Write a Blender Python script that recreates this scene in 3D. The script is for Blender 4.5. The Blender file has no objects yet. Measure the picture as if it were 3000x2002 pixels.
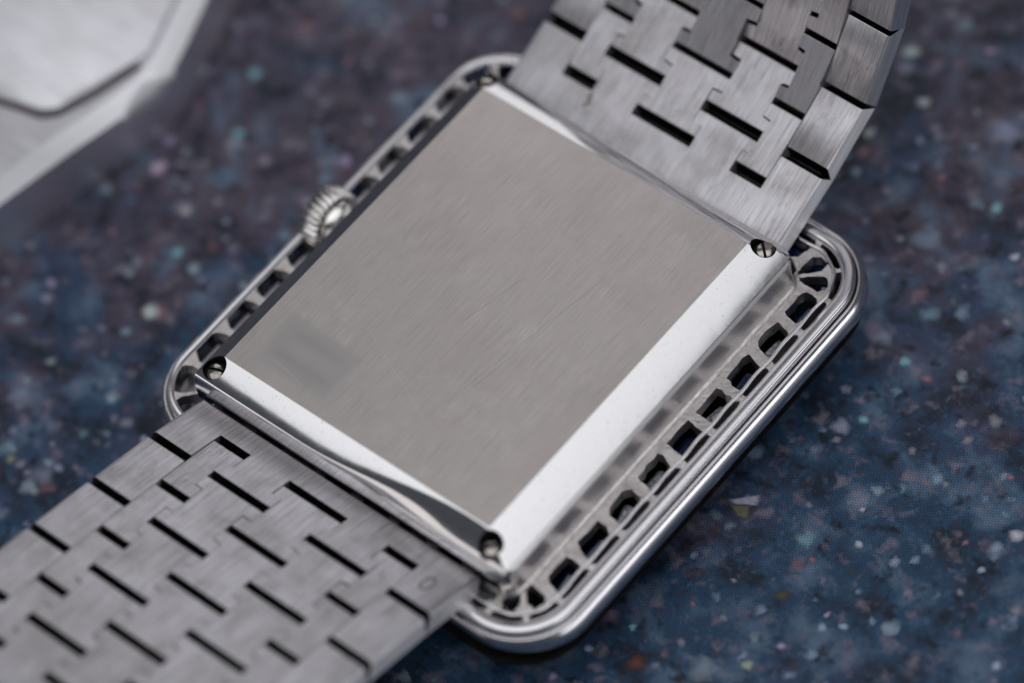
import bpy, bmesh, math, random
import numpy as np
from mathutils import Vector, Matrix, noise as mnoise
random.seed(7)
scene = bpy.context.scene
COL = scene.collection
scene.unit_settings.scale_length = 0.01          # one unit is one centimetre

# ------------------------------------------------------------------ camera
R = [[0.7665945306770316, 0.631129558883089, -0.11835668734845081],
     [-0.4740534719662017, 0.6805696922318029, 0.5586574976963066],
     [0.43313523437011114, -0.3721563836877537, 0.8209101624584765]]
T = Vector((-0.17621307, 0.28152045, -30.0))
FPX = 12900.0
Rm = Matrix(R)
cam_loc = -(Rm.transposed() @ T)
camd = bpy.data.cameras.new('camera')
cam = bpy.data.objects.new('camera', camd)
COL.objects.link(cam)
cam.matrix_world = Matrix.Translation(cam_loc) @ Rm.transposed().to_4x4()
camd.sensor_width = 36.0
camd.lens = FPX / 3000 * 36
camd.clip_start = 0.5
camd.clip_end = 500
camd.dof.use_dof = True
camd.dof.focus_distance = 30.03
camd.dof.aperture_fstop = 0.130
scene.camera = cam

# ------------------------------------------------------------------ world, lamps, exposure
w = bpy.data.worlds.new('World')
scene.world = w
w.use_nodes = True
wn = w.node_tree
bg = wn.nodes['Background']
bg.inputs[0].default_value = (0.80, 0.86, 1.0, 1)
bg.inputs[1].default_value = 0.07
scene.view_settings.view_transform = 'Standard'
scene.view_settings.look = 'None'
scene.view_settings.exposure = 0
scene.view_settings.gamma = 1


def softbox(name, loc, target, sx, sy, radiance, color, spin=0.0, falloff=0.0):
    d = bpy.data.lights.new(name, 'AREA')
    d.shape = 'RECTANGLE'
    d.size = sx
    d.size_y = sy
    d.energy = radiance * math.pi * sx * sy          # emitted radiance = energy / (pi * area)
    d.color = color
    o = bpy.data.objects.new(name, d)
    COL.objects.link(o)
    v = (Vector(target) - Vector(loc)).normalized()
    o.rotation_euler = (v.to_track_quat('-Z', 'Y').to_matrix() @ Matrix.Rotation(spin, 3, 'Z')).to_euler()
    o.location = loc
    if falloff:
        # cloth front of the softbox: brightest in the middle
        d.use_nodes = True
        t = d.node_tree
        em = t.nodes['Emission']
        ge = t.nodes.new('ShaderNodeNewGeometry')
        sb = t.nodes.new('ShaderNodeVectorMath')
        sb.operation = 'SUBTRACT'
        sb.inputs[1].default_value = (0.5, 0.5, 0)
        ln = t.nodes.new('ShaderNodeVectorMath')
        ln.operation = 'LENGTH'
        m1 = t.nodes.new('ShaderNodeMath')
        m1.operation = 'MULTIPLY_ADD'
        m1.inputs[1].default_value = -falloff
        m1.inputs[2].default_value = 1.0
        t.links.new(ge.outputs['Parametric'], sb.inputs[0])
        t.links.new(sb.outputs[0], ln.inputs[0])
        t.links.new(ln.outputs['Value'], m1.inputs[0])
        t.links.new(m1.outputs[0], em.inputs['Strength'])
    return o


softbox('overhead_softbox', (2, -6, 34), (2, -6, 0), 58, 40, 1.36, (0.97, 0.98, 1.0), math.radians(45), 0.75)
softbox('rear_softbox', (-17, 24, 19), (0, 0, 0), 26, 22, 0.84, (0.98, 0.975, 1.0))
softbox('front_fill', (-17, -33, 9), (0, 0, 0), 26, 15, 0.80, (1.0, 0.94, 0.92))
softbox('side_softbox', (36, 8, 7), (0, 0, 0), 34, 16, 1.8, (0.96, 0.96, 1.0))

# ------------------------------------------------------------------ node helpers


class NT:
    def __init__(s, name):
        s.m = bpy.data.materials.new(name)
        s.m.use_nodes = True
        s.t = s.m.node_tree
        s.b = s.t.nodes['Principled BSDF']

    def n(s, typ, **kw):
        nd = s.t.nodes.new(typ)
        for k, v in kw.items():
            setattr(nd, k, v)
        return nd

    def l(s, a, b):
        s.t.links.new(a, b)

    def math(s, op, a, b=None, c=None, clamp=False):
        nd = s.n('ShaderNodeMath', operation=op, use_clamp=clamp)
        for i, v in enumerate((a, b, c)):
            if v is None:
                continue
            if isinstance(v, (int, float)):
                nd.inputs[i].default_value = v
            else:
                s.l(v, nd.inputs[i])
        return nd.outputs[0]

    def coord(s, scale=(1, 1, 1), random_offset=False, rot=(0, 0, 0)):
        tc = s.n('ShaderNodeTexCoord')
        src = tc.outputs['Object']
        if random_offset:
            oi = s.n('ShaderNodeObjectInfo')
            mul = s.math('MULTIPLY', oi.outputs['Random'], 57.0)
            ad = s.n('ShaderNodeVectorMath', operation='ADD')
            s.l(src, ad.inputs[0])
            s.l(mul, ad.inputs[1])
            src = ad.outputs[0]
        mp = s.n('ShaderNodeMapping')
        mp.inputs['Scale'].default_value = scale
        mp.inputs['Rotation'].default_value = rot
        s.l(src, mp.inputs[0])
        return mp.outputs[0]

    def noise(s, vec, scale=1, detail=2, rough=0.5, dist=0):
        nd = s.n('ShaderNodeTexNoise')
        nd.inputs['Scale'].default_value = scale
        nd.inputs['Detail'].default_value = detail
        nd.inputs['Roughness'].default_value = rough
        nd.inputs['Distortion'].default_value = dist
        s.l(vec, nd.inputs['Vector'])
        return nd.outputs['Fac']

    def ramp(s, fac, stops):
        nd = s.n('ShaderNodeValToRGB')
        el = nd.color_ramp.elements
        while len(el) < len(stops):
            el.new(0.5)
        for e, (p, c) in zip(el, stops):
            e.position = p
            e.color = (*c, 1) if len(c) == 3 else c
        s.l(fac, nd.inputs[0])
        return nd.outputs[0]

    def mix(s, fac, a, b, mode='MIX'):
        nd = s.n('ShaderNodeMix', data_type='RGBA', blend_type=mode)
        if isinstance(fac, (int, float)):
            nd.inputs[0].default_value = fac
        else:
            s.l(fac, nd.inputs[0])
        for v, i in ((a, 6), (b, 7)):
            if isinstance(v, tuple):
                nd.inputs[i].default_value = (*v, 1)
            else:
                s.l(v, nd.inputs[i])
        return nd.outputs[2]


def g(v):
    return (v, v, v)


def brushed(name, col, rough, dirt_col, axis='y', aniso=0.55, line=150, dirt=0.5, rnd=True, streak=0.5,
            scratches=True, dirt_scale=3.0, bump=0.5, broadk=0.6):
    """brushed steel: streaks run along the given object axis"""
    k = NT(name)
    st = {'y': (line, 3.0, line), 'x': (3.0, line, line)}[axis]
    fine = k.noise(k.coord(st, rnd), 1.0, 3, 0.65)
    st2 = {'y': (line * .28, 1.4, line * .28), 'x': (1.4, line * .28, line * .28)}[axis]
    broad = k.noise(k.coord(st2, rnd), 1.0, 2, 0.6)
    patch = k.noise(k.coord((1, 1, 1), rnd), dirt_scale, 5, 0.62, 0.4)
    s1 = k.ramp(fine, [(0.30, g(1 - streak)), (0.5, g(1 - streak * .3)), (0.72, g(1.0))])
    s2 = k.ramp(broad, [(0.3, g(1 - streak * broadk)), (0.7, g(1.0))])
    base = k.mix(k.ramp(patch, [(0.42, g(0)), (0.72, g(dirt))]), col, dirt_col)
    c = k.mix(1.0, base, s1, 'MULTIPLY')
    c = k.mix(1.0, c, s2, 'MULTIPLY')
    hgt = k.math('ADD', fine, k.math('MULTIPLY', broad, 0.5 * broadk))
    if scratches:
        for ang, sc in ((0.35, 9.0), (1.15, 7.0)):
            wv = k.coord((sc * 9, sc * .35, sc), rnd, (0, 0, ang))
            sn = k.noise(wv, 1.0, 1, 0.5)
            thin = k.math('SUBTRACT', 1.0, k.math('MULTIPLY', k.math('ABSOLUTE', k.math('SUBTRACT', sn, 0.5)), 42.0), clamp=True)
            gate = k.ramp(k.noise(k.coord((1, 1, 1), rnd), sc * .45, 2), [(0.56, g(0)), (0.66, g(1))])
            m = k.math('MULTIPLY', thin, gate)
            c = k.mix(k.math('MULTIPLY', m, 0.26), c, (0.95, 0.92, 0.90))
            hgt = k.math('SUBTRACT', hgt, k.math('MULTIPLY', m, 0.6))
    k.l(c, k.b.inputs['Base Color'])
    k.b.inputs['Metallic'].default_value = 1.0
    rr = k.math('ADD', k.math('MULTIPLY', patch, 0.18), rough - 0.09)
    k.l(rr, k.b.inputs['Roughness'])
    k.b.inputs['Anisotropic'].default_value = aniso
    tv = k.n('ShaderNodeVectorTransform', vector_type='VECTOR', convert_from='OBJECT', convert_to='WORLD')
    tv.inputs[0].default_value = (1, 0, 0.9) if axis == 'y' else (0, 1, 0.9)      # across the brushing
    k.l(tv.outputs[0], k.b.inputs['Tangent'])
    bp = k.n('ShaderNodeBump')
    bp.inputs['Strength'].default_value = bump
    bp.inputs['Distance'].default_value = 0.0022
    k.l(hgt, bp.inputs['Height'])
    k.l(bp.outputs[0], k.b.inputs['Normal'])
    return k


def polished(name, col, rough=0.07, pits=0.3, wave=0.0012, dirt=0.0):
    k = NT(name)
    sp = k.noise(k.coord((1, 1, 1)), 34, 3, 0.7)
    big = k.noise(k.coord((1, 1, 1)), 3.2, 2, 0.5)
    haze = k.noise(k.coord((1, 1, 1)), 9, 4, 0.7)
    cc = k.mix(k.ramp(sp, [(0.62, g(0)), (0.72, g(pits))]), col, tuple(v * .35 for v in col))
    if dirt:
        cc = k.mix(k.ramp(haze, [(0.45, g(0)), (0.7, g(dirt))]), cc, (0.16, 0.13, 0.11))
    k.l(cc, k.b.inputs['Base Color'])
    k.b.inputs['Metallic'].default_value = 1
    k.l(k.math('ADD', k.math('MULTIPLY', haze, 0.10), rough - 0.04), k.b.inputs['Roughness'])
    bp = k.n('ShaderNodeBump')
    bp.inputs['Strength'].default_value = 0.6
    bp.inputs['Distance'].default_value = wave
    k.l(k.math('ADD', big, k.math('MULTIPLY', sp, 0.03)), bp.inputs['Height'])
    k.l(bp.outputs[0], k.b.inputs['Normal'])
    return k.m


# ------------------------------------------------------------------ materials
PLATE = brushed('brushed_back', (0.82, 0.755, 0.715), 0.36, (0.55, 0.50, 0.47), 'y', 0.6, 130, 0.5, False, 0.22, True, 1.3, 0.4, 0.25)
# added smooth patch for the blurred-out serial number, lower left of the plate
k = PLATE
tc = k.n('ShaderNodeTexCoord')
sx = k.n('ShaderNodeSeparateXYZ')
k.l(tc.outputs['Object'], sx.inputs[0])


def boxmask(k, x, y, cx, cy, hx, hy, soft):
    ax = k.math('DIVIDE', k.math('SUBTRACT', hx, k.math('ABSOLUTE', k.math('SUBTRACT', x, cx))), soft, clamp=True)
    ay = k.math('DIVIDE', k.math('SUBTRACT', hy, k.math('ABSOLUTE', k.math('SUBTRACT', y, cy))), soft, clamp=True)
    return k.math('MULTIPLY', ax, ay)


MASK_C = (-0.70, -1.06)
mk = boxmask(k, sx.outputs[0], sx.outputs[1], MASK_C[0], MASK_C[1], 0.345, 0.235, 0.06)
row = k.math('ADD',
             boxmask(k, sx.outputs[0], sx.outputs[1], MASK_C[0], MASK_C[1] - 0.09, 0.29, 0.07, 0.09),
             boxmask(k, sx.outputs[0], sx.outputs[1], MASK_C[0] + .02, MASK_C[1] + 0.10, 0.26, 0.06, 0.09), clamp=True)
old = k.b.inputs['Base Color'].links[0].from_socket
smooth_c = k.mix(k.math('MULTIPLY', row, 0.8), (0.63, 0.60, 0.585), (0.53, 0.505, 0.49))
cur = k.mix(mk, old, smooth_c)
X_, Y_ = sx.outputs[0], sx.outputs[1]
brk = k.ramp(k.noise(k.coord((1, 1, 1)), 4.5, 3), [(0.36, g(0.1)), (0.60, g(1))])
for x0, y0, x1, y1, w_, dark, amt in ((0.62, 0.95, 0.28, -0.95, .003, True, .45), (0.10, 0.30, -0.05, -0.35, .003, True, .6), (0.45, -0.2, 0.38, -0.6, .003, True, .5),
                                      (-0.50, -0.65, 0.25, -0.98, .003, False, .5), (-0.28, -0.88, -0.10, -1.22, .004, False, .5), (-0.95, -1.2, -0.60, -1.25, .003, False, .7),
                                      (0.85, 0.35, 0.55, 0.42, .003, False, .5), (0.02, -0.75, 0.20, -0.62, .004, False, .5), (-0.38, -1.05, -0.12, -0.95, .003, False, .5)):
    L_ = math.hypot(x1 - x0, y1 - y0)
    ux, uy = (x1 - x0) / L_, (y1 - y0) / L_
    dx, dy = k.math('SUBTRACT', X_, x0), k.math('SUBTRACT', Y_, y0)
    al = k.math('ADD', k.math('MULTIPLY', dx, ux), k.math('MULTIPLY', dy, uy))
    ac = k.math('ABSOLUTE', k.math('SUBTRACT', k.math('MULTIPLY', dx, uy), k.math('MULTIPLY', dy, ux)))
    on = k.math('MULTIPLY', k.math('LESS_THAN', ac, w_), k.math('LESS_THAN', k.math('ABSOLUTE', k.math('SUBTRACT', al, L_ / 2)), L_ / 2))
    on = k.math('MULTIPLY', k.math('MULTIPLY', on, brk), amt * 0.6)
    cur = k.mix(on, cur, (0.10, 0.085, 0.08) if dark else (0.95, 0.92, 0.88))
k.l(cur, k.b.inputs['Base Color'])
for nd in k.t.nodes:
    if nd.type == 'BUMP':
        k.l(k.math('MULTIPLY', k.math('SUBTRACT', 1.0, mk), 0.35), nd.inputs['Strength'])
M_PLATE = PLATE.m
M_LINK = brushed('brushed_link', (0.78, 0.755, 0.795), 0.43, (0.44, 0.40, 0.38), 'y', 0.5, 120, 0.55, True, 0.46, True, 2.6, 1.0, 0.28).m
M_LIT_SIDE = brushed('brushed_link_lit_side', (1.0, 0.98, 1.0), 0.50, (0.5, 0.48, 0.5), 'y', 0.75, 90, 0.3, True, 0.3, False, 3.2, 0.6).m  # link steel made paler so the outer strap sides look lit
M_WALL = brushed('brushed_wall', (0.86, 0.83, 0.84), 0.30, (0.45, 0.42, 0.40), 'y', 0.4, 80, 0.3, False, 0.15, False, 3, 0.35).m
M_POL = polished('polished_steel', (0.80, 0.79, 0.80), 0.10, 0.5, 0.0016)
M_RIM = polished('polished_rim', (0.80, 0.78, 0.80), 0.20, 0.08, 0.0006)
M_CROWN = polished('polished_crown', (0.80, 0.78, 0.76), 0.16, 0.1)
M_SCREW = polished('screw_steel', (0.50, 0.46, 0.42), 0.20, 0.3, 0.004, 0.7)


def cast_mat(name, col, rough, dark):
    k = NT(name)
    nz = k.noise(k.coord(), 22, 5, 0.7, 0.3)
    n2 = k.noise(k.coord(), 5, 3)
    c = k.mix(k.ramp(nz, [(0.5, g(0)), (0.8, g(0.6))]), col, dark)
    k.l(c, k.b.inputs['Base Color'])
    k.b.inputs['Metallic'].default_value = 1
    k.l(k.math('ADD', k.math('MULTIPLY', n2, 0.2), rough - .1), k.b.inputs['Roughness'])
    bp = k.n('ShaderNodeBump')
    bp.inputs['Strength'].default_value = 0.7
    bp.inputs['Distance'].default_value = 0.01
    k.l(k.math('ADD', nz, n2), bp.inputs['Height'])
    k.l(bp.outputs[0], k.b.inputs['Normal'])
    return k.m


M_CAST = cast_mat('cast_gallery', (0.72, 0.68, 0.665), 0.36, (0.35, 0.29, 0.24))
M_DARK = cast_mat('oxidised_shaded_inside', (0.035, 0.032, 0.033), 0.5, (0.01, 0.008, 0.008))  # dark patina of gap sides, also painted-in shade for the bracelet slots
M_MARK = cast_mat('stamped_mark', (0.11, 0.095, 0.095), 0.5, (0.06, 0.05, 0.05))
k = NT('residue')
k.l(k.mix(k.noise(k.coord(), 40, 4), (0.42, 0.40, 0.33), (0.22, 0.21, 0.17)), k.b.inputs['Base Color'])
k.b.inputs['Roughness'].default_value = 0.8
M_RESIDUE = k.m
k = NT('blue_gem')
k.b.inputs['Base Color'].default_value = (0.003, 0.012, 0.055, 1)
k.l(k.ramp(k.noise(k.coord(), 6, 2), [(0.4, (0.002, 0.008, 0.035)), (0.7, (0.004, 0.03, 0.14))]), k.b.inputs['Base Color'])
k.b.inputs['Roughness'].default_value = 0.04
k.b.inputs['IOR'].default_value = 1.77
M_GEM = k.m
k = NT('clear_gem')
k.l(k.ramp(k.noise(k.coord(), 25, 4, .7), [(0.4, (0.10, 0.11, 0.13)), (0.65, (0.55, 0.57, 0.62))]), k.b.inputs['Base Color'])
k.b.inputs['Roughness'].default_value = 0.12
k.b.inputs['IOR'].default_value = 2.0
M_GEMC = k.m
k = NT('crystal')
k.b.inputs['Base Color'].default_value = (0.02, 0.02, 0.025, 1)
k.b.inputs['Roughness'].default_value = 0.05
M_CRYSTAL = k.m
M_FAR = brushed('satin_far_steel', (0.96, 0.95, 1.0), 0.46, (0.80, 0.76, 0.80), 'x', 0.3, 30, 0.5, False, 0.2, False, 1.2, 0.3).m
M_FARP = polished('far_steel_edge', (0.97, 0.96, 1.0), 0.46, 0.0)

# ------------------------------------------------------------------ mesh helpers


def link(name, me, mat, parent=None):
    o = bpy.data.objects.new(name, me)
    COL.objects.link(o)
    if mat is not None and not me.materials:
        me.materials.append(mat)
    if parent is not None:
        o.parent = parent
    return o


def to_mesh(bm, name, smooth=False, angle=None):
    me = bpy.data.meshes.new(name)
    bmesh.ops.recalc_face_normals(bm, faces=bm.faces)
    bm.to_mesh(me)
    bm.free()
    if smooth:
        for p in me.polygons:
            p.use_smooth = True
        if angle:
            me.set_sharp_from_angle(angle=angle)
    return me


def prism(pts, z0, z1, bevel=0.0, seg=1, sel=None):
    """extrude polygon from z0 up to z1, bevel the top rim (edges chosen by sel(midpoint))"""
    bm = bmesh.new()
    vb = [bm.verts.new((x, y, z0)) for x, y in pts]
    vt = [bm.verts.new((x, y, z1)) for x, y in pts]
    bm.faces.new(vb[::-1])
    bm.faces.new(vt)
    n = len(pts)
    for i in range(n):
        j = (i + 1) % n
        bm.faces.new((vb[i], vb[j], vt[j], vt[i]))
    if bevel:
        es = [e for e in bm.edges if all(abs(v.co.z - z1) < 1e-6 for v in e.verts)
              and (sel is None or sel((e.verts[0].co + e.verts[1].co) / 2))]
        bmesh.ops.bevel(bm, geom=es, offset=bevel, segments=seg, affect='EDGES', profile=0.5)
    return bm


def joined(bms):
    out = bmesh.new()
    for b in bms:
        me = bpy.data.meshes.new('tmp')
        b.to_mesh(me)
        b.free()
        out.from_mesh(me)
        bpy.data.meshes.remove(me)
    return out


def unproject(px, py, z):
    d = Rm.transposed() @ Vector(((px - 1500) / FPX, -(py - 1001) / FPX, -1.0))
    k = (z - cam_loc.z) / d.z
    return cam_loc + d * k


# ------------------------------------------------------------------ printed table surface
GZ = -1.10
k = NT('printed_stone_pattern')
P = k.coord()
big = k.noise(P, 0.85, 4, 0.65, 0.5)
mid = k.noise(P, 2.1, 4, 0.6, 0.3)
fin = k.noise(P, 6.0, 3, 0.55, 0.15)
fin2 = k.noise(k.coord((1, 1, 1), False, (0, 0, 0.6)), 13, 3, 0.6, 0.3)
sp = k.n('ShaderNodeSeparateXYZ')
k.l(P, sp.inputs[0])
grad = k.math('ADD', k.math('MULTIPLY', k.math('SUBTRACT', sp.outputs[1], sp.outputs[0]), 0.045), big, clamp=True)
base = k.ramp(grad, [(0.40, (0.014, 0.034, 0.072)), (0.50, (0.022, 0.034, 0.072)), (0.60, (0.042, 0.032, 0.054)), (0.74, (0.056, 0.040, 0.060))])
c = k.mix(k.ramp(mid, [(0.52, g(0)), (0.66, g(0.85))]), base, (0.070, 0.098, 0.155))
c = k.mix(k.ramp(mid, [(0.36, g(0.9)), (0.49, g(0))]), c, (0.009, 0.012, 0.022))
c = k.mix(k.ramp(fin2, [(0.28, g(0.8)), (0.40, g(0))]), c, (0.050, 0.024, 0.022))
c = k.mix(k.ramp(fin2, [(0.55, g(0)), (0.72, g(0.6))]), c, (0.036, 0.070, 0.125))
c = k.mix(k.ramp(fin, [(0.56, g(0)), (0.72, g(0.7))]), c, (0.130, 0.105, 0.140))
c = k.mix(k.ramp(fin, [(0.30, g(0.9)), (0.44, g(0))]), c, (0.006, 0.007, 0.012))
for sc, thr, cut, seedrot, amt in ((3.2, 0.40, 0.86, 0.2, 0.55), (5.5, 0.42, 0.80, 0.9, 0.75), (9, 0.42, 0.86, 1.7, 0.7)):
    vc = k.coord((1, 1, 1), False, (0, 0, seedrot))
    # wobble the lookup so the chips are not round
    wob = k.n('ShaderNodeTexNoise')
    wob.inputs['Scale'].default_value = sc * 1.6
    k.l(vc, wob.inputs['Vector'])
    va = k.n('ShaderNodeVectorMath', operation='SCALE')
    k.l(wob.outputs['Color'], va.inputs[0])
    va.inputs['Scale'].default_value = 0.8 / sc
    vb = k.n('ShaderNodeVectorMath', operation='ADD')
    k.l(vc, vb.inputs[0])
    k.l(va.outputs[0], vb.inputs[1])
    vo = k.n('ShaderNodeTexVoronoi')
    vo.inputs['Scale'].default_value = sc
    vo.inputs['Randomness'].default_value = 1.0
    k.l(vb.outputs[0], vo.inputs['Vector'])
    se = k.n('ShaderNodeSeparateColor')
    k.l(vo.outputs['Color'], se.inputs[0])
    on = k.math('GREATER_THAN', se.outputs[0], cut)
    inside = k.math('MULTIPLY', k.math('SUBTRACT', thr, vo.outputs['Distance']), 3.4, clamp=True)
    m = k.math('MULTIPLY', k.math('MULTIPLY', on, inside), amt)
    tint = k.ramp(se.outputs[1], [(0.0, (0.20, 0.27, 0.38)), (0.35, (0.30, 0.28, 0.40)), (0.55, (0.18, 0.07, 0.08)), (0.75, (0.10, 0.20, 0.25)), (1.0, (0.36, 0.38, 0.45))])
    c = k.mix(k.math('MULTIPLY', m, k.math('ADD', 0.25, se.outputs[2])), c, tint)
# offset-print rosette: three dot screens at their own angles
for ang, col_ in ((0.26, (1.0, 0.55, 0.45)), (1.31, (0.45, 0.75, 1.0)), (0.78, (0.5, 0.95, 0.6))):
    q = k.coord((1, 1, 1), False, (0, 0, ang))
    s2 = k.n('ShaderNodeSeparateXYZ')
    k.l(q, s2.inputs[0])
    w1 = k.math('MULTIPLY', k.math('SINE', k.math('MULTIPLY', s2.outputs[0], 2 * math.pi / 0.029)),
                k.math('SINE', k.math('MULTIPLY', s2.outputs[1], 2 * math.pi / 0.029)))
    dots = k.math('MULTIPLY', k.math('ADD', w1, 0.15), 2.2, clamp=True)
    c = k.mix(k.math('MULTIPLY', dots, 0.85), c, col_, 'MULTIPLY')
br = k.n('ShaderNodeMix', data_type='RGBA', blend_type='MULTIPLY')
br.inputs[0].default_value = 1
k.l(c, br.inputs[6])
br.inputs[7].default_value = (2.75, 2.6, 2.7, 1)
k.l(br.outputs[2], k.b.inputs['Base Color'])
k.b.inputs['Roughness'].default_value = 0.42
k.b.inputs['Specular IOR Level'].default_value = 0.25
M_PRINT = k.m
bm = bmesh.new()
bmesh.ops.create_grid(bm, x_segments=8, y_segments=8, size=60)
ground = link('table_surface', to_mesh(bm, 'table_surface'), M_PRINT)
ground.location = (0, 0, GZ)
ground['kind'] = 'structure'

# larger pale chips of the print, flat on the sheet
k = NT('printed_chip')
at = k.n('ShaderNodeAttribute', attribute_name='chip')
n_ = k.noise(k.coord(), 18, 3)
k.l(k.mix(k.math('MULTIPLY', n_, 0.7), at.outputs['Color'], (0.05, 0.06, 0.10)), k.b.inputs['Base Color'])
k.l(at.outputs['Alpha'], k.b.inputs['Alpha'])
k.b.inputs['Roughness'].default_value = 0.42
k.b.inputs['Specular IOR Level'].default_value = 0.25
WH = (0.60, 0.60, 0.72)
LIL = (0.45, 0.38, 0.60)
TEAL = (0.25, 0.50, 0.58)
BLW = (0.40, 0.52, 0.80)
GRY = (0.26, 0.26, 0.32)
PNK = (0.30, 0.16, 0.20)
ORG = (0.40, 0.20, 0.13)
chips = [(744, 217, 24, TEAL), (463, 489, 24, (0.7, 0.55, 0.85)), (543, 619, 20, (0.5, 0.5, 0.5)), (185, 562, 22, ORG), (440, 913, 26, (0.65, 0.75, 1.0)),
         (894, 77, 20, PNK), (696, 77, 22, GRY), (600, 211, 22, GRY), (497, 409, 18, LIL), (640, 590, 18, GRY), (600, 480, 16, GRY),
         (2668, 153, 26, (0.6, 0.72, 0.85)), (2706, 300, 24, (0.6, 0.6, 0.85)), (2547, 389, 22, (0.55, 0.6, 0.6)), (2530, 445, 24, PNK),
         (2981, 1570, 20, WH), (2974, 753, 16, WH), (2949, 945, 14, GRY), (2834, 1290, 18, GRY), (2713, 1110, 20, PNK), (2650, 1060, 16, TEAL),
         (2210, 1463, 11, WH), (2422, 1803, 13, LIL), (2407, 1840, 15, BLW), (2471, 1837, 14, BLW), (2290, 1893, 13, LIL), (2517, 1594, 12, WH),
         (2527, 1494, 9, WH), (2673, 1323, 14, GRY), (2915, 1235, 20, GRY), (2919, 1952, 18, BLW), (2977, 1788, 16, GRY), (2811, 1737, 14, GRY),
         (2875, 1670, 12, BLW), (2828, 1590, 12, PNK), (1726, 1901, 12, BLW), (1997, 1881, 15, GRY), (2190, 1948, 16, (0.4, 0.5, 0.42)), (1618, 1984, 15, LIL),
         (1853, 1837, 12, TEAL), (2370, 1480, 10, GRY), (1864, 1943, 26, (0.14, 0.05, 0.02)), (2290, 1745, 24, (0.09, 0.07, 0.04)),
         (60, 1360, 20, GRY), (170, 1370, 18, (0.3, 0.33, 0.45)), (30, 1345, 18, (0.3, 0.32, 0.2)), (80, 1385, 14, GRY), (370, 1240, 18, GRY), (420, 1285, 12, BLW),
         (700, 390, 20, TEAL), (950, 300, 22, GRY), (1010, 470, 20, LIL), (880, 430, 16, GRY), (1130, 90, 26, GRY), (1020, 180, 24, PNK), (1290, 60, 20, LIL),
         (660, 700, 16, GRY), (520, 740, 18, TEAL), (250, 760, 18, PNK), (150, 830, 16, LIL), (330, 680, 14, PNK), (90, 720, 18, GRY), (780, 860, 14, GRY),
         (2790, 40, 24, GRY), (2900, 150, 22, LIL), (2860, 330, 18, GRY), (2760, 520, 20, PNK), (2920, 610, 18, TEAL), (2600, 560, 20, GRY), (2640, 700, 16, GRY),
         (2530, 1230, 12, TEAL), (2450, 1290, 12, GRY), (2770, 1420, 11, GRY), (2960, 1400, 12, PNK), (2380, 1640, 11, PNK), (2150, 1700, 10, GRY), (2030, 1770, 12, PNK)]
bm = bmesh.new()
lay = bm.loops.layers.float_color.new('chip')
rc = random.Random(3)
for px, py, r, c_ in chips:
    ctr = unproject(px, py, GZ)
    rad = r / 400.0
    n = 9
    ph = rc.random() * 6
    el = 0.65 + rc.random() * .6
    c_ = tuple(min(0.95, v * 1.35) for v in c_)
    rr0 = [rad * (0.72 + 0.5 * rc.random()) for _ in range(n)]
    rings = []
    for kf, al in ((0.35, 0.9), (0.75, 0.65), (1.25, 0.0)):
        vs = []
        for i in range(n):
            a = 2 * math.pi * i / n
            x, y = math.cos(a) * rr0[i] * kf, math.sin(a) * rr0[i] * kf * el
            vs.append(bm.verts.new((ctr.x + x * math.cos(ph) - y * math.sin(ph), ctr.y + x * math.sin(ph) + y * math.cos(ph), 0.0004)))
        rings.append((vs, al))
    f = bm.faces.new(rings[0][0])
    for lp in f.loops:
        lp[lay] = (*c_, 1)
    for (v0, a0_), (v1, a1_) in zip(rings[:-1], rings[1:]):
        for i in range(n):
            j = (i + 1) % n
            f = bm.faces.new((v0[i], v0[j], v1[j], v1[i]))
            for lp, al in zip(f.loops, (a0_, a0_, a1_, a1_)):
                lp[lay] = (*c_, al)
# one long pale chip with a yellow neighbour
for quad, c_ in (([(2140, 1464), (2222, 1452), (2216, 1480), (2150, 1482)], (0.75, 0.72, 0.95)), ([(2140, 1478), (2195, 1482), (2190, 1520), (2160, 1512)], (0.28, 0.28, 0.14))):
    vs = []
    for px, py in quad:
        p = unproject(px, py, GZ)
        vs.append(bm.verts.new((p.x, p.y, 0.0006)))
    mid_ = Vector((sum(v.co.x for v in vs) / 4, sum(v.co.y for v in vs) / 4, 0.0006))
    inn = [bm.verts.new(mid_ + (v.co - mid_) * 0.7) for v in vs]
    ot = [bm.verts.new(mid_ + (v.co - mid_) * 1.25) for v in vs]
    f = bm.faces.new(inn)
    for lp in f.loops:
        lp[lay] = (*c_, .95)
    for i in range(4):
        j = (i + 1) % 4
        f = bm.faces.new((inn[i], inn[j], ot[j], ot[i]))
        for lp, al in zip(f.loops, (.95, .95, 0, 0)):
            lp[lay] = (*c_, al)
    for v in vs:
        bm.verts.remove(v)
chip = link('printed_speck', to_mesh(bm, 'printed_speck'), k.m, ground)
chip['kind'] = 'stuff'

# ------------------------------------------------------------------ the watch
watch = bpy.data.objects.new('wristwatch', None)
COL.objects.link(watch)
watch.location = (0, 0, GZ)
watch['label'] = 'silver rectangular wristwatch lying face down, brushed case back up, woven link bracelet'
watch['category'] = 'wristwatch'


def part(name, me, mat, parent=watch):
    o = link(name, me, mat, parent)
    if parent is watch:
        o.location = (0, 0, -GZ)
    return o


# --- case back: flat brushed field, flat bevels left and right, rolled edges at both straps
AX, AY = 1.18, 1.39
BX, BY = 1.435, 1.62


XR, XLft = 1.435, -1.305            # outer edges right and left


def fx(x):
    if x > AX:
        u = (x - AX) / (XR - AX)
        return -(0.094 * u + 0.018 * u * u)
    if x < -AX:
        return -0.075 * (-AX - x) / (-AX - XLft)
    return 0.0


def smooth(a, b, x):
    t = min(1, max(0, (x - a) / (b - a)))
    return t * t * (3 - 2 * t)


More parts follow.
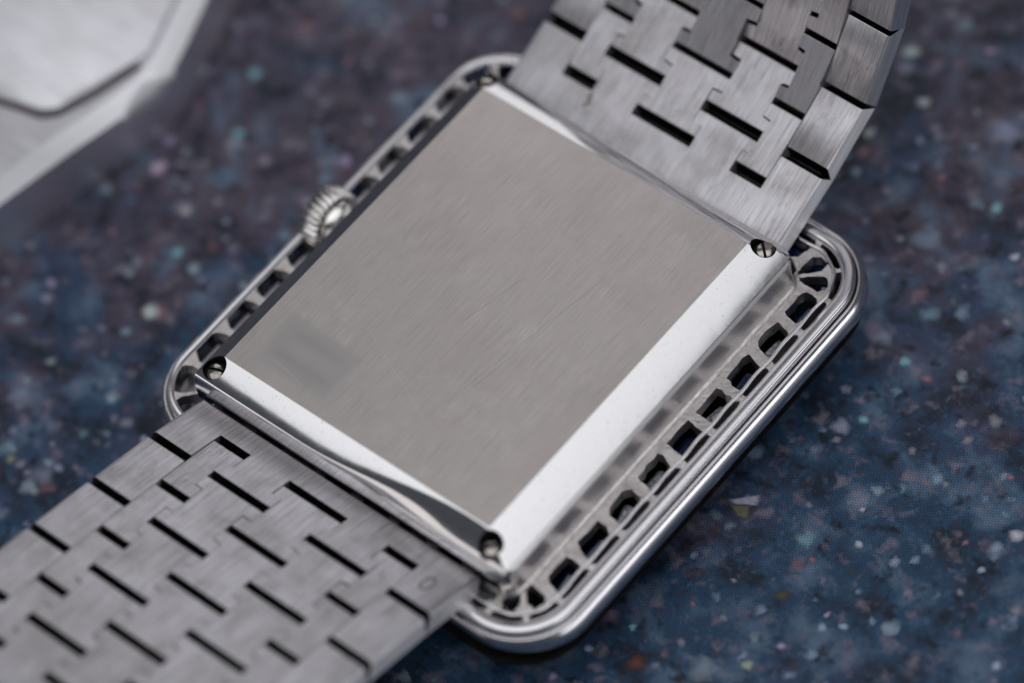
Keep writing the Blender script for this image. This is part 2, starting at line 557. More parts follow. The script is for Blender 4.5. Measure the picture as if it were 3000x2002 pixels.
def yprof(x, side):
    """rolled edge as (arc length, slope angle) keys; broad shallow shoulder at the left, tightening to the right"""
    if side < 0:
        ka = ((0, 17), (0.195, 31), (0.235, 78), (0.35, 86))
        kb = ((0, 17), (0.015, 33), (0.185, 41), (0.305, 80))
        f = smooth(-0.35, 1.05, x)
    else:
        ka = ((0, 15), (0.17, 27), (0.215, 76), (0.34, 84))
        kb = ((0, 14), (0.03, 26), (0.14, 50), (0.35, 68))
        f = smooth(-1.3, 1.5, x)
    keys = [tuple(p + (q - p) * f for p, q in zip(u, v)) for u, v in zip(ka, kb)]
    y, z = AY, 0.0
    out = [(y, z)]
    for (l0, a0), (l1, a1), nsub in zip(keys[:-1], keys[1:], (8, 14, 8)):
        for i in range(nsub):
            an = math.radians(a0 + (a1 - a0) * (i + .5) / nsub)
            y += math.cos(an) * (l1 - l0) / nsub
            z -= math.sin(an) * (l1 - l0) / nsub
            out.append((y, z))
    return out


NX = 12
XL = [XLft + (-AX - XLft) * i / NX for i in range(NX)] + [-AX + 2 * AX * i / 40 for i in range(40)] + [AX + (XR - AX) * i / NX for i in range(NX + 1)]
bm = bmesh.new()
grid = []
for x in XL:
    bo, to = yprof(x, -1), yprof(x, 1)
    YL = [(-y, z) for y, z in bo[::-1]] + [(-AY + 2 * AY * i / 18, 0.0) for i in range(1, 18)] + to
    grid.append([bm.verts.new((x, y, min(fx(x), zz))) for y, zz in YL])
for i in range(len(XL) - 1):
    for j in range(len(YL) - 1):
        f = bm.faces.new((grid[i][j], grid[i + 1][j], grid[i + 1][j + 1], grid[i][j + 1]))
        cx = (XL[i] + XL[i + 1]) / 2
        cy = f.calc_center_median().y
        f.material_index = 0 if abs(cx) < AX and abs(cy) < AY - 1e-4 else 1
loop = [grid[i][0] for i in range(len(XL))] + [grid[-1][j] for j in range(1, len(YL))] + \
       [grid[i][-1] for i in range(len(XL) - 2, -1, -1)] + [grid[0][j] for j in range(len(YL) - 2, 0, -1)]
bot = [bm.verts.new((v.co.x, v.co.y, -0.33)) for v in loop]
for i in range(len(loop)):
    j = (i + 1) % len(loop)
    f = bm.faces.new((loop[i], loop[j], bot[j], bot[i]))
    f.material_index = 1
f = bm.faces.new(bot)
f.material_index = 1
me = to_mesh(bm, 'case_back', True, math.radians(11))
me.materials.append(M_PLATE)
me.materials.append(M_POL)
me.materials.append(M_DARK)
case_back = part('case_back', me, None)
# screw recesses cut into the four corners
SCREWS = [(-1.235, 1.465), (1.262, 1.455), (1.245, -1.465), (-1.205, -1.475)]
bm = bmesh.new()
for x, y in SCREWS:
    bmesh.ops.create_cone(bm, cap_ends=True, segments=40, radius1=0.088, radius2=0.088, depth=0.4,
                          matrix=Matrix.Translation((x, y, 0.07)))
cut = link('cutter', to_mesh(bm, 'cutter', True, math.radians(30)), M_DARK)
cut.location = (0, 0, 0)
mod = case_back.modifiers.new('cut', 'BOOLEAN')
mod.object = cut
mod.operation = 'DIFFERENCE'
mod.solver = 'EXACT'
bpy.context.view_layer.update()
cut.location = case_back.matrix_world.translation
bpy.context.view_layer.update()
dg = bpy.context.evaluated_depsgraph_get()
me2 = bpy.data.meshes.new_from_object(case_back.evaluated_get(dg))
case_back.modifiers.clear()
case_back.data = me2
me2.name = 'case_back'
me2.set_sharp_from_angle(angle=math.radians(11))
bpy.data.objects.remove(cut)
for i, (x, y) in enumerate(SCREWS):
    a = (0.5, 2.4, 1.0, 0.35)[i]
    bm = bmesh.new()
    prof = [(0.0, 0.018), (0.03, 0.016), (0.055, 0.008), (0.068, -0.004), (0.070, -0.05)]
    ns = 36
    # slotted head: two half discs with a gap between them
    for sgn in (1, -1):
        rows = []
        for r, z in prof:
            ring = []
            for q in range(ns // 2 + 1):
                t = math.pi * q / (ns // 2)
                X = r * math.cos(t)
                Y = max(r * math.sin(t), 0.0)
                ring.append(bm.verts.new((X, sgn * (Y + 0.010), z)))
            rows.append(ring)
        for r1, r2 in zip(rows[:-1], rows[1:]):
            for q in range(len(r1) - 1):
                bm.faces.new((r1[q], r1[q + 1], r2[q + 1], r2[q]))
        wall = [r[0] for r in rows] + [r[-1] for r in rows[::-1]]
        bm.faces.new(wall)
    bmesh.ops.remove_doubles(bm, verts=bm.verts, dist=1e-5)
    me = to_mesh(bm, 'screw', True, math.radians(40))
    s = link('screw', me, M_SCREW, case_back)
    s.location = (x, y, -0.085)
    s.rotation_euler = (0, 0, a)
    bm = bmesh.new()
    bmesh.ops.create_cone(bm, cap_ends=True, segments=32, radius1=0.084, radius2=0.084, depth=0.01)
    fl = link('screw_seat', to_mesh(bm, 'screw_seat'), M_DARK, case_back)
    fl.location = (x, y, -0.119)


def rrect(hx, hy, r, n=10, cx=0, cy=0):
    pts = []
    for qx, qy, a0 in ((1, 1, 0), (-1, 1, 90), (-1, -1, 180), (1, -1, 270)):
        for i in range(n + 1):
            a = math.radians(a0 + 90 * i / n)
            pts.append((cx + qx * (hx - r) + r * math.cos(a), cy + qy * (hy - r) + r * math.sin(a)))
    return pts


# --- case middle: the brushed wall that drops from the back to the pierced gallery
bm = prism(rrect(1.397, 1.575, 0.13, 8, 0.065), -0.66, -0.135, 0.012, 2)
part('case_middle', to_mesh(bm, 'case_middle', True, math.radians(25)), M_WALL)

# --- bezel: revolved profile round a rounded rectangle
CX, CY, HX, HY, RC = 0.081, 0.080, 1.775, 1.935, 0.47
SEG_X, SEG_Y, ARC = 2 * (HX - RC), 2 * (HY - RC), RC * math.pi / 2
PER = 2 * (SEG_X + SEG_Y) + 4 * ARC
BOW = 0.004


def path(s, d):
    """point at arc length s and outward offset d from the bezel's outline"""
    s = s % PER
    legs = [('y', 1, SEG_Y), ('c', 0, ARC), ('x', 1, SEG_X), ('c', 90, ARC), ('y', -1, SEG_Y), ('c', 180, ARC), ('x', -1, SEG_X), ('c', 270, ARC)]
    ctr = {0: (1, 1), 90: (-1, 1), 180: (-1, -1), 270: (1, -1)}
    for kind, q, L in legs:
        if s <= L + 1e-9:
            break
        s -= L
    if kind == 'y':
        b = BOW * math.sin(math.pi * s / L)
        x, y = q * (HX + d + b), q * (-(HY - RC) + s)
    elif kind == 'x':
        b = BOW * math.sin(math.pi * s / L)
        x, y = q * ((HX - RC) - s), q * (HY + d + b)
    else:
        a = math.radians(q) + s / RC
        sx_, sy_ = ctr[q]
        x = sx_ * (HX - RC) + (RC + d) * math.cos(a)
        y = sy_ * (HY - RC) + (RC + d) * math.sin(a)
    return CX + x, CY + y


def inner_path(s, d):
    if d > -0.5:
        return path(s, d)
    f = 1 - (-0.5 - d) / 1.4
    x, y = path(s, -0.5)
    return x * f, y * f


def catmull(pts, n=4):
    out = []
    for i in range(len(pts) - 1):
        p0 = pts[max(i - 1, 0)]
        p1, p2 = pts[i], pts[i + 1]
        p3 = pts[min(i + 2, len(pts) - 1)]
        for j in range(n):
            t = j / n
            out.append(tuple(0.5 * (2 * b + (c - a) * t + (2 * a - 5 * b + 4 * c - d) * t * t + (-a + 3 * b - 3 * c + d) * t ** 3)
                             for a, b, c, d in zip(p0, p1, p2, p3)))
    out.append(pts[-1])
    return out


def sweep(profile, nseg=260, shape=False):
    bm = bmesh.new()
    rings = []
    for i in range(nseg):
        s = PER * i / nseg
        ring = []
        x0, y0 = path(s, 0)
        x1, y1 = path(s, 0.01)
        lf = max(0.0, (x0 - x1) / 0.01) if shape else 0.0      # the crown side is drawn in more tightly
        bt = max(0.0, (y0 - y1) / 0.01)
        for d, z in profile:
            if d < -0.02 and z > -0.6:
                d = d + 0.050 * lf * min(1, (-d - 0.02) / .05)
            elif d > 0:
                d = d * (1 - 0.65 * lf)
            if shape and d > -0.02:
                d = d * (1 - 0.45 * bt)
                z = -0.45 + (z + 0.45) * (1 - 0.38 * bt)
            x, y = path(s, d)
            ring.append(bm.verts.new((x, y, z)))
        rings.append(ring)
    for i in range(nseg):
        a, b = rings[i], rings[(i + 1) % nseg]
        for j in range(len(profile) - 1):
            bm.faces.new((a[j], b[j], b[j + 1], a[j + 1]))
    return bm


tube1 = catmull([(-0.115, -0.62), (-0.115, -0.44), (-0.110, -0.415), (-0.090, -0.397), (-0.040, -0.397), (-0.018, -0.415), (-0.012, -0.490)], 4)
tube2 = catmull([(-0.012, -0.490), (-0.004, -0.456), (0.012, -0.446), (0.042, -0.470), (0.062, -0.515), (0.066, -0.565), (0.050, -0.62), (0.01, -0.665), (-0.05, -0.70), (-0.16, -0.76), (-0.42, -0.81)], 4)
bezel = part('bezel', to_mesh(sweep(tube1 + tube2[1:], 260, True), 'bezel', True, math.radians(50)), M_RIM)
# crystal side, underneath
pts = [path(PER * i / 120, -0.44) for i in range(120)]
bm = bmesh.new()
rings = []
for d, z in catmull([(-0.42, -0.78), (-0.43, -0.86), (-0.50, -0.97), (-0.75, -1.05), (-1.1, -1.085)], 4):
    rings.append([bm.verts.new((*inner_path(PER * i / 120, d), z)) for i in range(120)])
for a, b in zip(rings[:-1], rings[1:]):
    for q in range(120):
        bm.faces.new((a[q], a[(q + 1) % 120], b[(q + 1) % 120], b[q]))
bm.faces.new(rings[-1])
part('crystal', to_mesh(bm, 'crystal', True), M_CRYSTAL)

# --- pierced gallery between case wall and bezel, with stones behind its windows
bmg = bmesh.new()
rg = random.Random(11)
cells = []
s = 0.0
for L, n in ((SEG_Y, 9), (ARC, 2), (SEG_X, 8), (ARC, 2), (SEG_Y, 9), (ARC, 2), (SEG_X, 8), (ARC, 2)):
    for i in range(n):
        cells.append((s + L * i / n, s + L * (i + 1) / n, n == 2, i))
    s += L
GT = -0.425


def band(s0, s1, d0, d1, hole, nside=4):
    """a patch of the ring with a window; hole = closed list of 4*nside (u, v)"""
    outer = []
    for i in range(nside):
        outer.append((i / nside, 0))
    for i in range(nside):
        outer.append((1, i / nside))
    for i in range(nside):
        outer.append((1 - i / nside, 1))
    for i in range(nside):
        outer.append((0, 1 - i / nside))
    vo, vi = [], []
    for (u, v), (hu, hv) in zip(outer, hole):
        x, y = path(s0 + (s1 - s0) * u, d0 + (d1 - d0) * v)
        vo.append(bmg.verts.new((x, y, GT)))
        x, y = path(s0 + (s1 - s0) * hu, d0 + (d1 - d0) * hv)
        vi.append(bmg.verts.new((x, y, GT)))
    n = len(vo)
    for i in range(n):
        j = (i + 1) % n
        bmg.faces.new((vo[i], vo[j], vi[j], vi[i]))


def window(u0, u1, v0, v1, jit, nside=4, skew=0.0, cut=0.25):
    pts = []
    base = [(i / nside, 0) for i in range(nside)] + [(1, i / nside) for i in range(nside)] + \
           [(1 - i / nside, 1) for i in range(nside)] + [(0, 1 - i / nside) for i in range(nside)]
    for u, v in base:
        # soften the corners
        cu, cv = u - .5, v - .5
        if abs(cu) > .45 and abs(cv) > .45:
            cu *= 1 - cut * .55
            cv *= 1 - cut * .55
        u, v = cu + .5, cv + .5
        u += skew * (v - .5)
        pts.append((u0 + (u1 - u0) * u + rg.uniform(-jit, jit), v0 + (v1 - v0) * v + rg.uniform(-jit, jit)))
    return pts


for s0, s1, corner, i in cells:
    px_, py_ = path((s0 + s1) / 2, 0)
    left = px_ < -1.35
    if left:
        # crown side: one open window right up to the rim, short bright bars between
        if corner:
            band(s0, s1, -0.50, -0.0, window(0.06, 0.94, 0.22, 0.91, 0.012, cut=0.3))
        else:
            band(s0, s1, -0.50, -0.0, window(0.04, 0.87, 0.16, 0.92, 0.025, cut=0.35))
        continue
    if corner:
        band(s0, s1, -0.50, -0.175, window(0.12, 0.86, 0.30, 0.95, 0.03, skew=-.08, cut=0.5))
        band(s0, s1, -0.175, -0.10, window(0.06, 0.94, 0.25, 0.95, 0.02))
    else:
        sk = rg.uniform(-0.30, -0.05)
        band(s0, s1, -0.50, -0.175, window(0.17, 0.90, 0.53, 1.0, 0.03, skew=sk, cut=rg.uniform(.0, .35)))
        band(s0, s1, -0.175, -0.10, window(0.08, 0.90, 0.20, 0.80, 0.03))
bmesh.ops.remove_doubles(bmg, verts=bmg.verts, dist=1e-4)
r = bmesh.ops.extrude_face_region(bmg, geom=bmg.faces[:])
vv = [v for v in r['geom'] if isinstance(v, bmesh.types.BMVert)]
bmesh.ops.translate(bmg, vec=(0, 0, -0.10), verts=vv)
for v in bmg.verts:
    if v.co.z > GT - .05:
        v.co.z += 0.007 * mnoise.noise(v.co * 9)
gallery = part('gallery', to_mesh(bmg, 'gallery', True, math.radians(28)), M_CAST)
# raised bent wire along the webs
bm = bmesh.new()
N = 420
rings = []
for i in range(N):
    s = PER * i / N
    if path(s, 0)[0] < -1.3:
        continue
    d = -0.168 + 0.005 * math.sin(s * 2 * math.pi / 0.32) + 0.004 * mnoise.noise(Vector((s * 4, 0, 0)))
    cxy = path(s, d)
    oxy = path(s, d + 0.01)
    nx, ny = (oxy[0] - cxy[0]) / .01, (oxy[1] - cxy[1]) / .01
    rr = 0.015 + 0.004 * mnoise.noise(Vector((s * 9, 3, 0)))
    ring = []
    for q in range(8):
        a = 2 * math.pi * q / 8
        ring.append(bm.verts.new((cxy[0] + nx * rr * math.cos(a), cxy[1] + ny * rr * math.cos(a), GT + 0.006 + rr * math.sin(a))))
    rings.append(ring)
for i in range(len(rings)):
    a, b = rings[i], rings[(i + 1) % len(rings)]
    if (Vector(a[0].co) - Vector(b[0].co)).length > 0.2:
        continue
    for q in range(8):
        bm.faces.new((a[q], a[(q + 1) % 8], b[(q + 1) % 8], b[q]))
part('gallery_wire', to_mesh(bm, 'gallery_wire', True), M_RIM)
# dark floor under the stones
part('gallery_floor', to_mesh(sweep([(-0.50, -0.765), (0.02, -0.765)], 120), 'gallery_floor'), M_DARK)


def gem_bm(wd, ln, seed):
    rr = random.Random(seed)
    rows = [(1.0, -0.10), (1.0, -0.02), (0.72, 0.045), (0.30, 0.085)]
    bm = bmesh.new()
    rings = []
    for kf, z in rows:
        hx, hy = wd / 2 * kf, ln / 2 * (kf if kf == 1 else (0.55 + .45 * kf))
        ch = 0.22 * hx
        ring = []
        for px, py in ((hx - ch, -hy), (hx, -hy + ch), (hx, hy - ch), (hx - ch, hy), (-hx + ch, hy), (-hx, hy - ch), (-hx, -hy + ch), (-hx + ch, -hy)):
            ring.append(bm.verts.new((px, py, z + rr.uniform(-.004, .004))))
        rings.append(ring)
    for a, b in zip(rings[:-1], rings[1:]):
        for q in range(8):
            bm.faces.new((a[q], a[(q + 1) % 8], b[(q + 1) % 8], b[q]))
    bm.faces.new(rings[-1])
    bm.faces.new(rings[0][::-1])
    return bm


gem_meshes = [to_mesh(gem_bm(0.20, 0.25, i), 'gemstone') for i in range(4)]
clear_mesh = to_mesh(gem_bm(0.19, 0.24, 9), 'clear_gemstone')
for gi, (s0, s1, corner, i) in enumerate(cells):
    sm = (s0 + s1) / 2
    a = path(sm, -0.23)
    b = path(sm, -0.13)
    clear = gi % 9 in (3, 5, 7) or gi == 2
    o = part('clear_gemstone' if clear else 'gemstone', clear_mesh if clear else gem_meshes[gi % 4], M_GEMC if clear else M_GEM)
    o.location = (a[0], a[1], -GZ - 0.615)
    o.rotation_euler = (rg.uniform(-.35, .35), rg.uniform(-.35, .35), math.atan2(b[1] - a[1], b[0] - a[0]) + rg.uniform(-.1, .1))
    if corner:
        o.scale = (0.8, 0.7, 1)
# bright fillet where the wall meets the gallery
bm = bmesh.new()
fl_pts = rrect(1.400, 1.578, 0.13, 8, 0.065)
rings = []
for i, p in enumerate(fl_pts):
    q0, q1 = Vector(fl_pts[i - 1]), Vector(fl_pts[(i + 1) % len(fl_pts)])
    t_ = (q1 - q0).normalized()
    n_ = Vector((t_.y, -t_.x))
    rings.append([bm.verts.new((p[0] + n_.x * r_, p[1] + n_.y * r_, z_)) for r_, z_ in ((-.004, -.385), (0.006, -.392), (0.014, -.405), (0.022, -.424), (0.024, -.44))])
for i in range(len(rings)):
    a, b = rings[i], rings[(i + 1) % len(rings)]
    for q in range(4):
        bm.faces.new((a[q], a[q + 1], b[q + 1], b[q]))
part('wall_fillet', to_mesh(bm, 'wall_fillet', True), M_CAST)

# --- crown
crown = part('crown', bpy.data.meshes.new('crown'), M_CROWN)
bm = bmesh.new()
NT_ = 28
prof_x = [(-0.088, 0.84), (-0.084, 0.96), (-0.074, 1.0), (0.066, 1.0), (0.076, 0.96), (0.080, 0.84)]
rings = []
npt = NT_ * 6
for dx, kf in prof_x:
    ring = []
    for q in range(npt):
        a = 2 * math.pi * q / npt
        ph = (q % 6) / 6
        tooth = (0.0, 0.004, 0.021, 0.026, 0.026, 0.021)[q % 6]
        r_ = (0.234 - 0.026 + tooth) * kf
        ring.append(bm.verts.new((dx, r_ * math.cos(a), r_ * math.sin(a))))
    rings.append(ring)
for a, b in zip(rings[:-1], rings[1:]):
    for q in range(npt):
        bm.faces.new((a[q], a[(q + 1) % npt], b[(q + 1) % npt], b[q]))
bm.faces.new(rings[0])
bm.faces.new(rings[-1][::-1])
crown.data = to_mesh(bm, 'crown', True, math.radians(40))
crown.data.materials.append(M_CROWN)
CRP = (-1.605, 0.095, -0.42)
crown.location = (CRP[0], CRP[1], CRP[2] - GZ)
# polished collar between crown and case
bm = bmesh.new()
rings = []
for dx, r_ in ((-0.03, 0.15), (0.0, 0.15), (0.002, 0.205), (0.03, 0.20), (0.07, 0.175), (0.11, 0.13), (0.26, 0.12)):
    rings.append([bm.verts.new((dx, r_ * math.cos(2 * math.pi * q / 40), r_ * math.sin(2 * math.pi * q / 40))) for q in range(40)])
for a, b in zip(rings[:-1], rings[1:]):
    for q in range(40):
        bm.faces.new((a[q], a[(q + 1) % 40], b[(q + 1) % 40], b[q]))
bm.faces.new(rings[0])
collar = link('crown_collar', to_mesh(bm, 'crown_collar', True, math.radians(40)), M_CROWN, crown)
collar.location = (0.105, 0, 0)

# ------------------------------------------------------------------ bracelet
SW = 1.24
TH = 0.185


def fr(v):
    return -SW + 2 * SW * v


# fractions across the strap: wide ends and narrow waists interlock
COL_A = [(0.0, 0.1415, 0.0, 0.1415), (0.222, 0.430, 0.252, 0.395), (0.570, 0.778, 0.605, 0.748), (0.8585, 1.0, 0.8585, 1.0)]
COL_B = [(0.1415, 0.252, 0.1415, 0.222), (0.395, 0.605, 0.430, 0.570), (0.748, 0.8585, 0.778, 0.8585)]
EPS = 0.0022


def bone(w0, w1, n0, n1, y0, y1, ear0, ear1):
    """dog-bone outline from y0 to y1 with wide ears of the given lengths"""
    a, b, c, d = fr(w0) + (EPS if w0 > 0 else 0), fr(w1) - (EPS if w1 < 1 else 0), fr(n0) + (EPS if n0 > 0 else 0), fr(n1) - (EPS if n1 < 1 else 0)
    pts = [(a, y0), (b, y0)]
    if abs(b - d) > 1e-4:
        pts += [(b, y0 + ear0), (d, y0 + ear0), (d, y1 - ear1), (b, y1 - ear1)]
    pts += [(b, y1), (a, y1)]
    if abs(a - c) > 1e-4:
        pts += [(a, y1 - ear1), (c, y1 - ear1), (c, y0 + ear0), (a, y0 + ear0)]
    return pts


def side_mats(me, outer):
    me.materials.append(M_LINK)
    me.materials.append(M_LIT_SIDE)
    me.materials.append(M_DARK)
    xs_ = [v.co.x for v in me.vertices]
    lo_, hi_ = min(xs_), max(xs_)
    for p in me.polygons:
        if abs(p.normal.x) > 0.55 and outer and (p.center.x > hi_ - EDGE_BEV - .001 or p.center.x < lo_ + EDGE_BEV + .001):
            p.material_index = 1
        elif abs(p.normal.z) < 0.6 and abs(p.normal.y) > 0.75:
            p.material_index = 2


def undercut(bm, ylo, yhi, e0, e1):
    """push the lower edges of the end faces towards the neighbours"""
    for v in bm.verts:
        if v.co.z < -TH + 1e-5:
            if e0 and abs(v.co.y - ylo) < 1e-4:
                v.co.y -= e0
            elif e1 and abs(v.co.y - yhi) < 1e-4:
                v.co.y += e1


def link_mesh(pts, edge_x=None, e0=0, e1=0):
    """edge_x: x of an outer strap side that gets a softer, wider bevel"""
    bm = prism(pts, -TH, 0.0)
    undercut(bm, min(p[1] for p in pts), max(p[1] for p in pts), e0, e1)
    tops = [e for e in bm.edges if all(abs(v.co.z) < 1e-6 for v in e.verts)]
    outer = [e for e in tops if edge_x is not None and all(abs(v.co.x - edge_x) < 1e-5 for v in e.verts)]
    inner = [e for e in tops if e not in outer]
    if outer:
        bmesh.ops.bevel(bm, geom=outer, offset=EDGE_BEV, segments=3, affect='EDGES', profile=0.5)
        inner = [e for e in bm.edges if all(abs(v.co.z) < 1e-6 for v in e.verts) and not all(abs(abs(v.co.x) - (SW - EDGE_BEV)) < 1e-4 for v in e.verts)]
    bmesh.ops.bevel(bm, geom=inner, offset=0.0045, segments=1, affect='EDGES')
    cx = sum(p[0] for p in pts) / len(pts)
    cy = (pts[0][1] + max(p[1] for p in pts)) / 2
    bmesh.ops.translate(bm, vec=(-cx, -cy, 0), verts=bm.verts)
    me = to_mesh(bm, 'link', True, math.radians(35))
    side_mats(me, edge_x is not None)
    return me, cx, cy


def frame(p, q, flip):
    """matrix whose local y runs from p to q in the (y,z) plane"""
    dy, dz = q[0] - p[0], q[1] - p[1]
    L = math.hypot(dy, dz)
    dy, dz = dy / L, dz / L
    if flip:
        X = Vector((-1, 0, 0))
    else:
        X = Vector((1, 0, 0))
    Y = Vector((0, dy, dz))
    Z = X.cross(Y)
    m = Matrix((X, Y, Z)).transposed().to_4x4()
    m.translation = (0, p[0], p[1])
    return m, L


def make_strap(name, gaps, gapw, ear_gap, flip, label, jit):
    """gaps: centres of the edge gaps (y, z); gapw: their widths"""
    root = bpy.data.objects.new(name, None)
    COL.objects.link(root)
    root.parent = watch
    root.location = (0, 0, -GZ)
    root['label'] = label
    rj = random.Random(5)
    n = len(gaps)
    start = START[name]
    G = [Vector(p) for p in gaps]
    B = [None] * n          # B gap centres lie half a pitch before the matching edge gap
    first_dir = (G[0] - Vector(start)).normalized()
    half = (G[1] - G[0]).length / 2
    B[0] = G[0] - first_dir * half
    for i in range(1, n):
        B[i] = (G[i - 1] + G[i]) / 2
    cache = {}

    def put(me, m, cx, cy, nm='link'):
        o = bpy.data.objects.new(nm, me)
        COL.objects.link(o)
        o.parent = root
        jz = rj.uniform(-jit, jit)
        rot = Matrix.Rotation(rj.uniform(-1, 1) * jit * 2.5, 4, 'X') @ Matrix.Rotation(rj.uniform(-1, 1) * jit * 1.5, 4, 'Y')
        o.matrix_local = m @ Matrix.Translation((cx, cy, jz)) @ rot
        return o

    def column(cols, pts_list, widths, a_type):
        for i in range(n - 1):
            m, L = frame(pts_list[i], pts_list[i + 1], flip)
            y0, y1 = widths[i] / 2, L - widths[i + 1] / 2
            for ci, cdef in enumerate(cols):
                ear = L / 4 - ear_gap[i] / 2
                key = (a_type, ci, round(y0, 3), round(y1, 3))
                if key not in cache:
                    pts = bone(*cdef, y0, y1, ear - y0, ear - widths[i + 1] / 2)
                    ex = None
                    if a_type and ci == 0:
                        ex = -SW
                    if a_type and ci == 3:
                        ex = SW
                    ex_b = 0.032 if not flip else 0.0
                    cache[key] = link_mesh(pts, ex, widths[i] * .47 + ex_b, widths[i + 1] * .47 + ex_b)
                me, cx, cy = cache[key]
                put(me, m, cx, cy)
    column(COL_A, G, gapw, True)
    column(COL_B, B, [gapw[0]] + gapw[1:], False)
    # solid end link with toothed far side
    m, L = frame(start, gaps[0], flip)
    yb = L - half - gapw[0] / 2
    ya = L - gapw[0] / 2
    bodyend = yb - 0.0
    pts = [(-SW, 0), (SW, 0)]
    # walk right to left along the toothed side
    seq = [(1.0, 0.8585, 'A'), (0.8585, 0.748, 'B'), (0.748, 0.605, 'A'), (0.605, 0.395, 'B'), (0.395, 0.252, 'A'), (0.252, 0.1415, 'B'), (0.1415, 0.0, 'A')]
    crack = L - half / 2 - ear_gap[0] / 2          # where the ears of column A start
    edges = {1: (0.8585, None), }
    wA = [(1.0, 0.8585, 1.0, 0.8585), (0.748, 0.605, 0.778, 0.570), (0.395, 0.252, 0.430, 0.222), (0.1415, 0.0, 0.1415, 0.0)]
    for idx, (r0, l0, r1, l1) in enumerate(wA):
        # tooth: narrow r0..l0 up to the crack, then wide r1..l1 up to ya
        e_r = 0 if r0 == 1.0 else EPS
        e_l = 0 if l0 == 0.0 else EPS
        if idx > 0:
            pts.append((fr(r0) - e_r, bodyend))
        if abs(r0 - r1) > 1e-6:
            pts += [(fr(r0) - e_r, crack), (fr(r1) - e_r, crack)]
        pts.append((fr(r1) - e_r, ya))
        pts.append((fr(l1) + e_l, ya))
        if abs(l0 - l1) > 1e-6:
            pts += [(fr(l1) + e_l, crack), (fr(l0) + e_l, crack)]
        if idx < 3:
            pts.append((fr(l0) + e_l, bodyend))
    bm = prism(pts, -TH, 0.0)
    undercut(bm, -9, ya, 0, gapw[0] * .42 + (0 if flip else .02))
    tops = [e for e in bm.edges if all(abs(v.co.z) < 1e-6 for v in e.verts)]
    outer = [e for e in tops if all(abs(abs(v.co.x) - SW) < 1e-5 for v in e.verts)]
    bmesh.ops.bevel(bm, geom=outer, offset=EDGE_BEV, segments=3, affect='EDGES', profile=0.5)
    me = to_mesh(bm, 'end_link', True, math.radians(35))
    side_mats(me, True)
    o = bpy.data.objects.new('end_link', me)
    COL.objects.link(o)
    o.parent = root
    o.matrix_local = m
    # added near-black plates that stand in for the shade deep in the gaps
    bm = bmesh.new()
    allp = [Vector(start)] + [p for pair in zip(B, G) for p in pair]
    for i in range(1, len(allp) - 1):
        dirn = (allp[min(i + 1, len(allp) - 1)] - allp[i - 1])
        p = allp[i] - dirn.normalized() * 0.085
        q = allp[i] + dirn.normalized() * 0.085
        mm, LL = frame(tuple(p), tuple(q), flip)
        bmesh.ops.create_cube(bm, size=1, matrix=mm @ Matrix.Translation((0, LL / 2, -TH + 0.035)) @ Matrix.Diagonal((2 * SW - 0.16, LL, 0.04, 1)))
    hp = link('gap_shade_plates', to_mesh(bm, 'gap_shade_plates'), M_DARK, root)
    return root, (m, L)


EDGE_BEV = 0.02
START = {'upper_bracelet': (1.610, -0.272), 'lower_bracelet': (-1.612, -0.268)}


def march(p, angles, pitch=0.585, sgn=1):
    out = []
    y, z = p
    for a in angles:
        y += sgn * pitch * math.cos(math.radians(a))
        z += pitch * math.sin(math.radians(a))
        out.append((y, z))
    return out


up0 = [(2.175, -0.040), (2.645, 0.215), (2.985, 0.665)]
up = up0 + march(up0[-1], [66, 76, 84, 90, 97], 0.57)
make_strap('upper_bracelet', up, [0.085, 0.048, 0.045, 0.045, 0.045, .045, .045, .045], [0.012, 0.030, 0.032, 0.03, 0.03, .03, .03, .03], False,
           'raised half of the bracelet curling up behind the case', 0.0035)
EDGE_BEV = 0.035
lo0 = [(-2.115, -0.085), (-2.680, 0.075), (-3.235, 0.225)]
lo = lo0 + march(lo0[-1], [14, 12, 10, 8, 6], 0.578, -1)
_, (em, eL) = make_strap('lower_bracelet', lo, [0.070] * 8, [0.004, 0.006, 0.010, 0.012, 0.012, .01, .01, .01], True,
                         'flatter half of the bracelet running to the lower left', 0.0012)
# small stamped oval on the lower end link, and a fleck of residue on the upper one
lower = bpy.data.objects['lower_bracelet']
upper = bpy.data.objects['upper_bracelet']
bm = bmesh.new()
n = 40
R1, R2 = [], []
for i in range(n):
    a = 2 * math.pi * i / n
    sx_ = 0.070 * math.copysign(abs(math.cos(a)) ** 0.75, math.cos(a))
    sy_ = 0.040 * math.copysign(abs(math.sin(a)) ** 0.75, math.sin(a))
    R1.append(bm.verts.new((sy_, sx_, 0)))
    R2.append(bm.verts.new((sy_ * .74, sx_ * .84, 0)))
for i in range(n):
    bm.faces.new((R1[i], R1[(i + 1) % n], R2[(i + 1) % n], R2[i]))
mk_ = link('stamped_mark', to_mesh(bm, 'stamped_mark'), M_MARK, lower)
mk_.matrix_local = em @ Matrix.Translation((-(SW - 0.20), 0.30, 0.0012))
bm = bmesh.new()
rc = random.Random(9)
for (u, v, r_) in ((0, 0, .03), (.012, -.035, .026), (-.004, -.07, .018)):
    bmesh.ops.create_icosphere(bm, subdivisions=2, radius=r_, matrix=Matrix.Translation((u, v, 0)) @ Matrix.Diagonal((0.8, 1.2, 0.12, 1)))
for v in bm.verts:
    v.co.x += 0.008 * mnoise.noise(v.co * 60)
    v.co.y += 0.008 * mnoise.noise(v.co * 60 + Vector((5, 5, 5)))
rs = link('residue_fleck', to_mesh(bm, 'residue_fleck', True), M_RESIDUE, upper)
um, uL = frame(START['upper_bracelet'], up[0], False)
rs.matrix_local = um @ Matrix.Translation((-0.60, 0.26, 0.001))

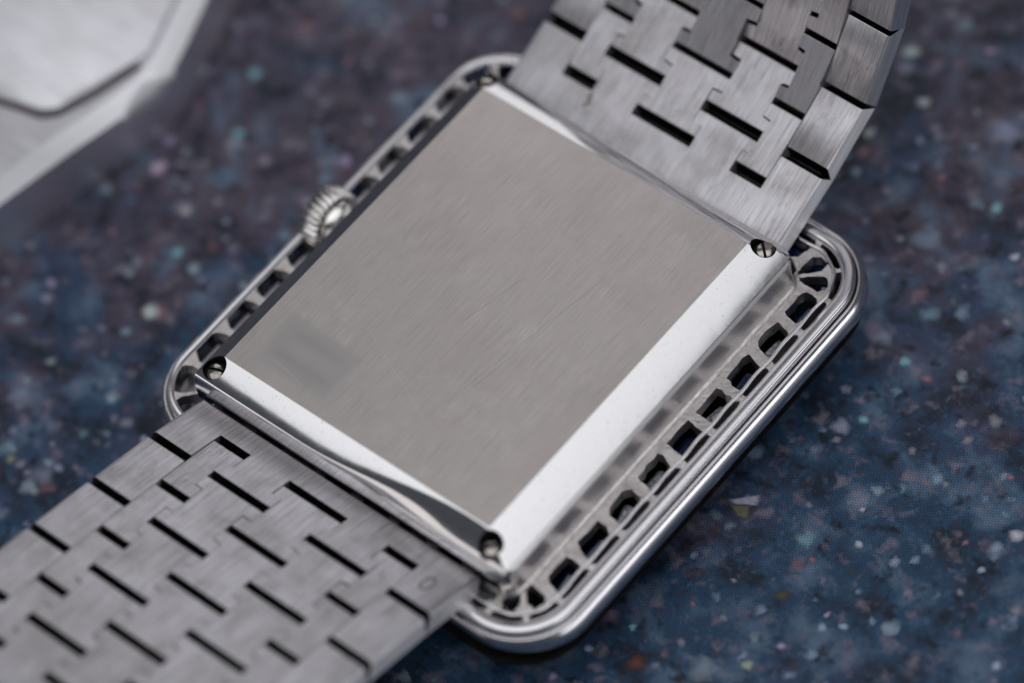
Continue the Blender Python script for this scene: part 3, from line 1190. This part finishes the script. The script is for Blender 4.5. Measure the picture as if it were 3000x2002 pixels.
# ------------------------------------------------------------------ second watch, far left, out of focus
far = bpy.data.objects.new('second_wristwatch', None)
COL.objects.link(far)
far['label'] = 'blurred pale silver angular watch case cut off by the upper left corner'
far['category'] = 'wristwatch'
fz = -0.62
far.location = unproject(200, 200, GZ)
pix = [(0 - 260, 790), (0, 600), (201, 452), (357, 345), (462, 268), (508, 205), (545, 134), (610, -10), (760, -330), (560, -700), (-300, -900), (-900, -300), (-800, 600)]
pw = [unproject(a, b, fz) - far.location for a, b in pix]
out = [(p.x, p.y) for p in pw]


def inset(pts, amt):
    n = len(pts)
    cx = sum(p[0] for p in pts) / n
    cy = sum(p[1] for p in pts) / n
    res = []
    for i in range(n):
        p0, p1, p2 = Vector(pts[i - 1]), Vector(pts[i]), Vector(pts[(i + 1) % n])
        d1, d2 = (p1 - p0).normalized(), (p2 - p1).normalized()
        n1, n2 = Vector((-d1.y, d1.x)), Vector((-d2.y, d2.x))
        if n1.dot(Vector((cx, cy)) - p1) < 0:
            n1, n2 = -n1, -n2
        b = (n1 + n2).normalized()
        res.append(tuple(p1 + b * amt / max(0.5, b.dot(n1))))
    return res


H = fz - GZ
bm = prism(out, 0.0, H)
te = [e for e in bm.edges if all(abs(v.co.z - H) < 1e-6 for v in e.verts)]
bmesh.ops.bevel(bm, geom=te, offset=0.20, segments=6, affect='EDGES', profile=0.5)
link('case_body', to_mesh(bm, 'case_body', True, math.radians(40)), M_FARP, far)
gp = [(-700, 60), (0, 282), (60, 300), (118, 322), (165, 318), (268, 262), (402, 176), (440, 150), (545, -60), (560, -560), (-300, -800), (-800, -300)]
gw = [unproject(a, b, fz + 0.05) - far.location for a, b in gp]
bm = bmesh.new()
gl = [(gw[i].x, gw[i].y) for i in range(0, 7)]
off = inset([(p.x, p.y) for p in gw], -0.045)[0:7]
rows = [bm.verts.new((x, y, H + 0.009)) for x, y in gl], [bm.verts.new((x, y, H + 0.009)) for x, y in off]
for i in range(6):
    bm.faces.new((rows[0][i], rows[0][i + 1], rows[1][i + 1], rows[1][i]))
r = bmesh.ops.extrude_face_region(bm, geom=bm.faces[:])
bmesh.ops.translate(bm, vec=(0, 0, -0.02), verts=[v for v in r['geom'] if isinstance(v, bmesh.types.BMVert)])
link('plate_groove', to_mesh(bm, 'plate_groove'), M_MARK, far)
bm = prism([(p.x, p.y) for p in gw], H - 0.02, H + 0.05, 0.02, 2)
link('back_plate', to_mesh(bm, 'back_plate', True, math.radians(40)), M_FAR, far)
# lower face of the back around the raised plate
bm = prism(inset(out, 0.205), H - 0.01, H + 0.004)
link('satin_face', to_mesh(bm, 'satin_face'), M_FAR, far)
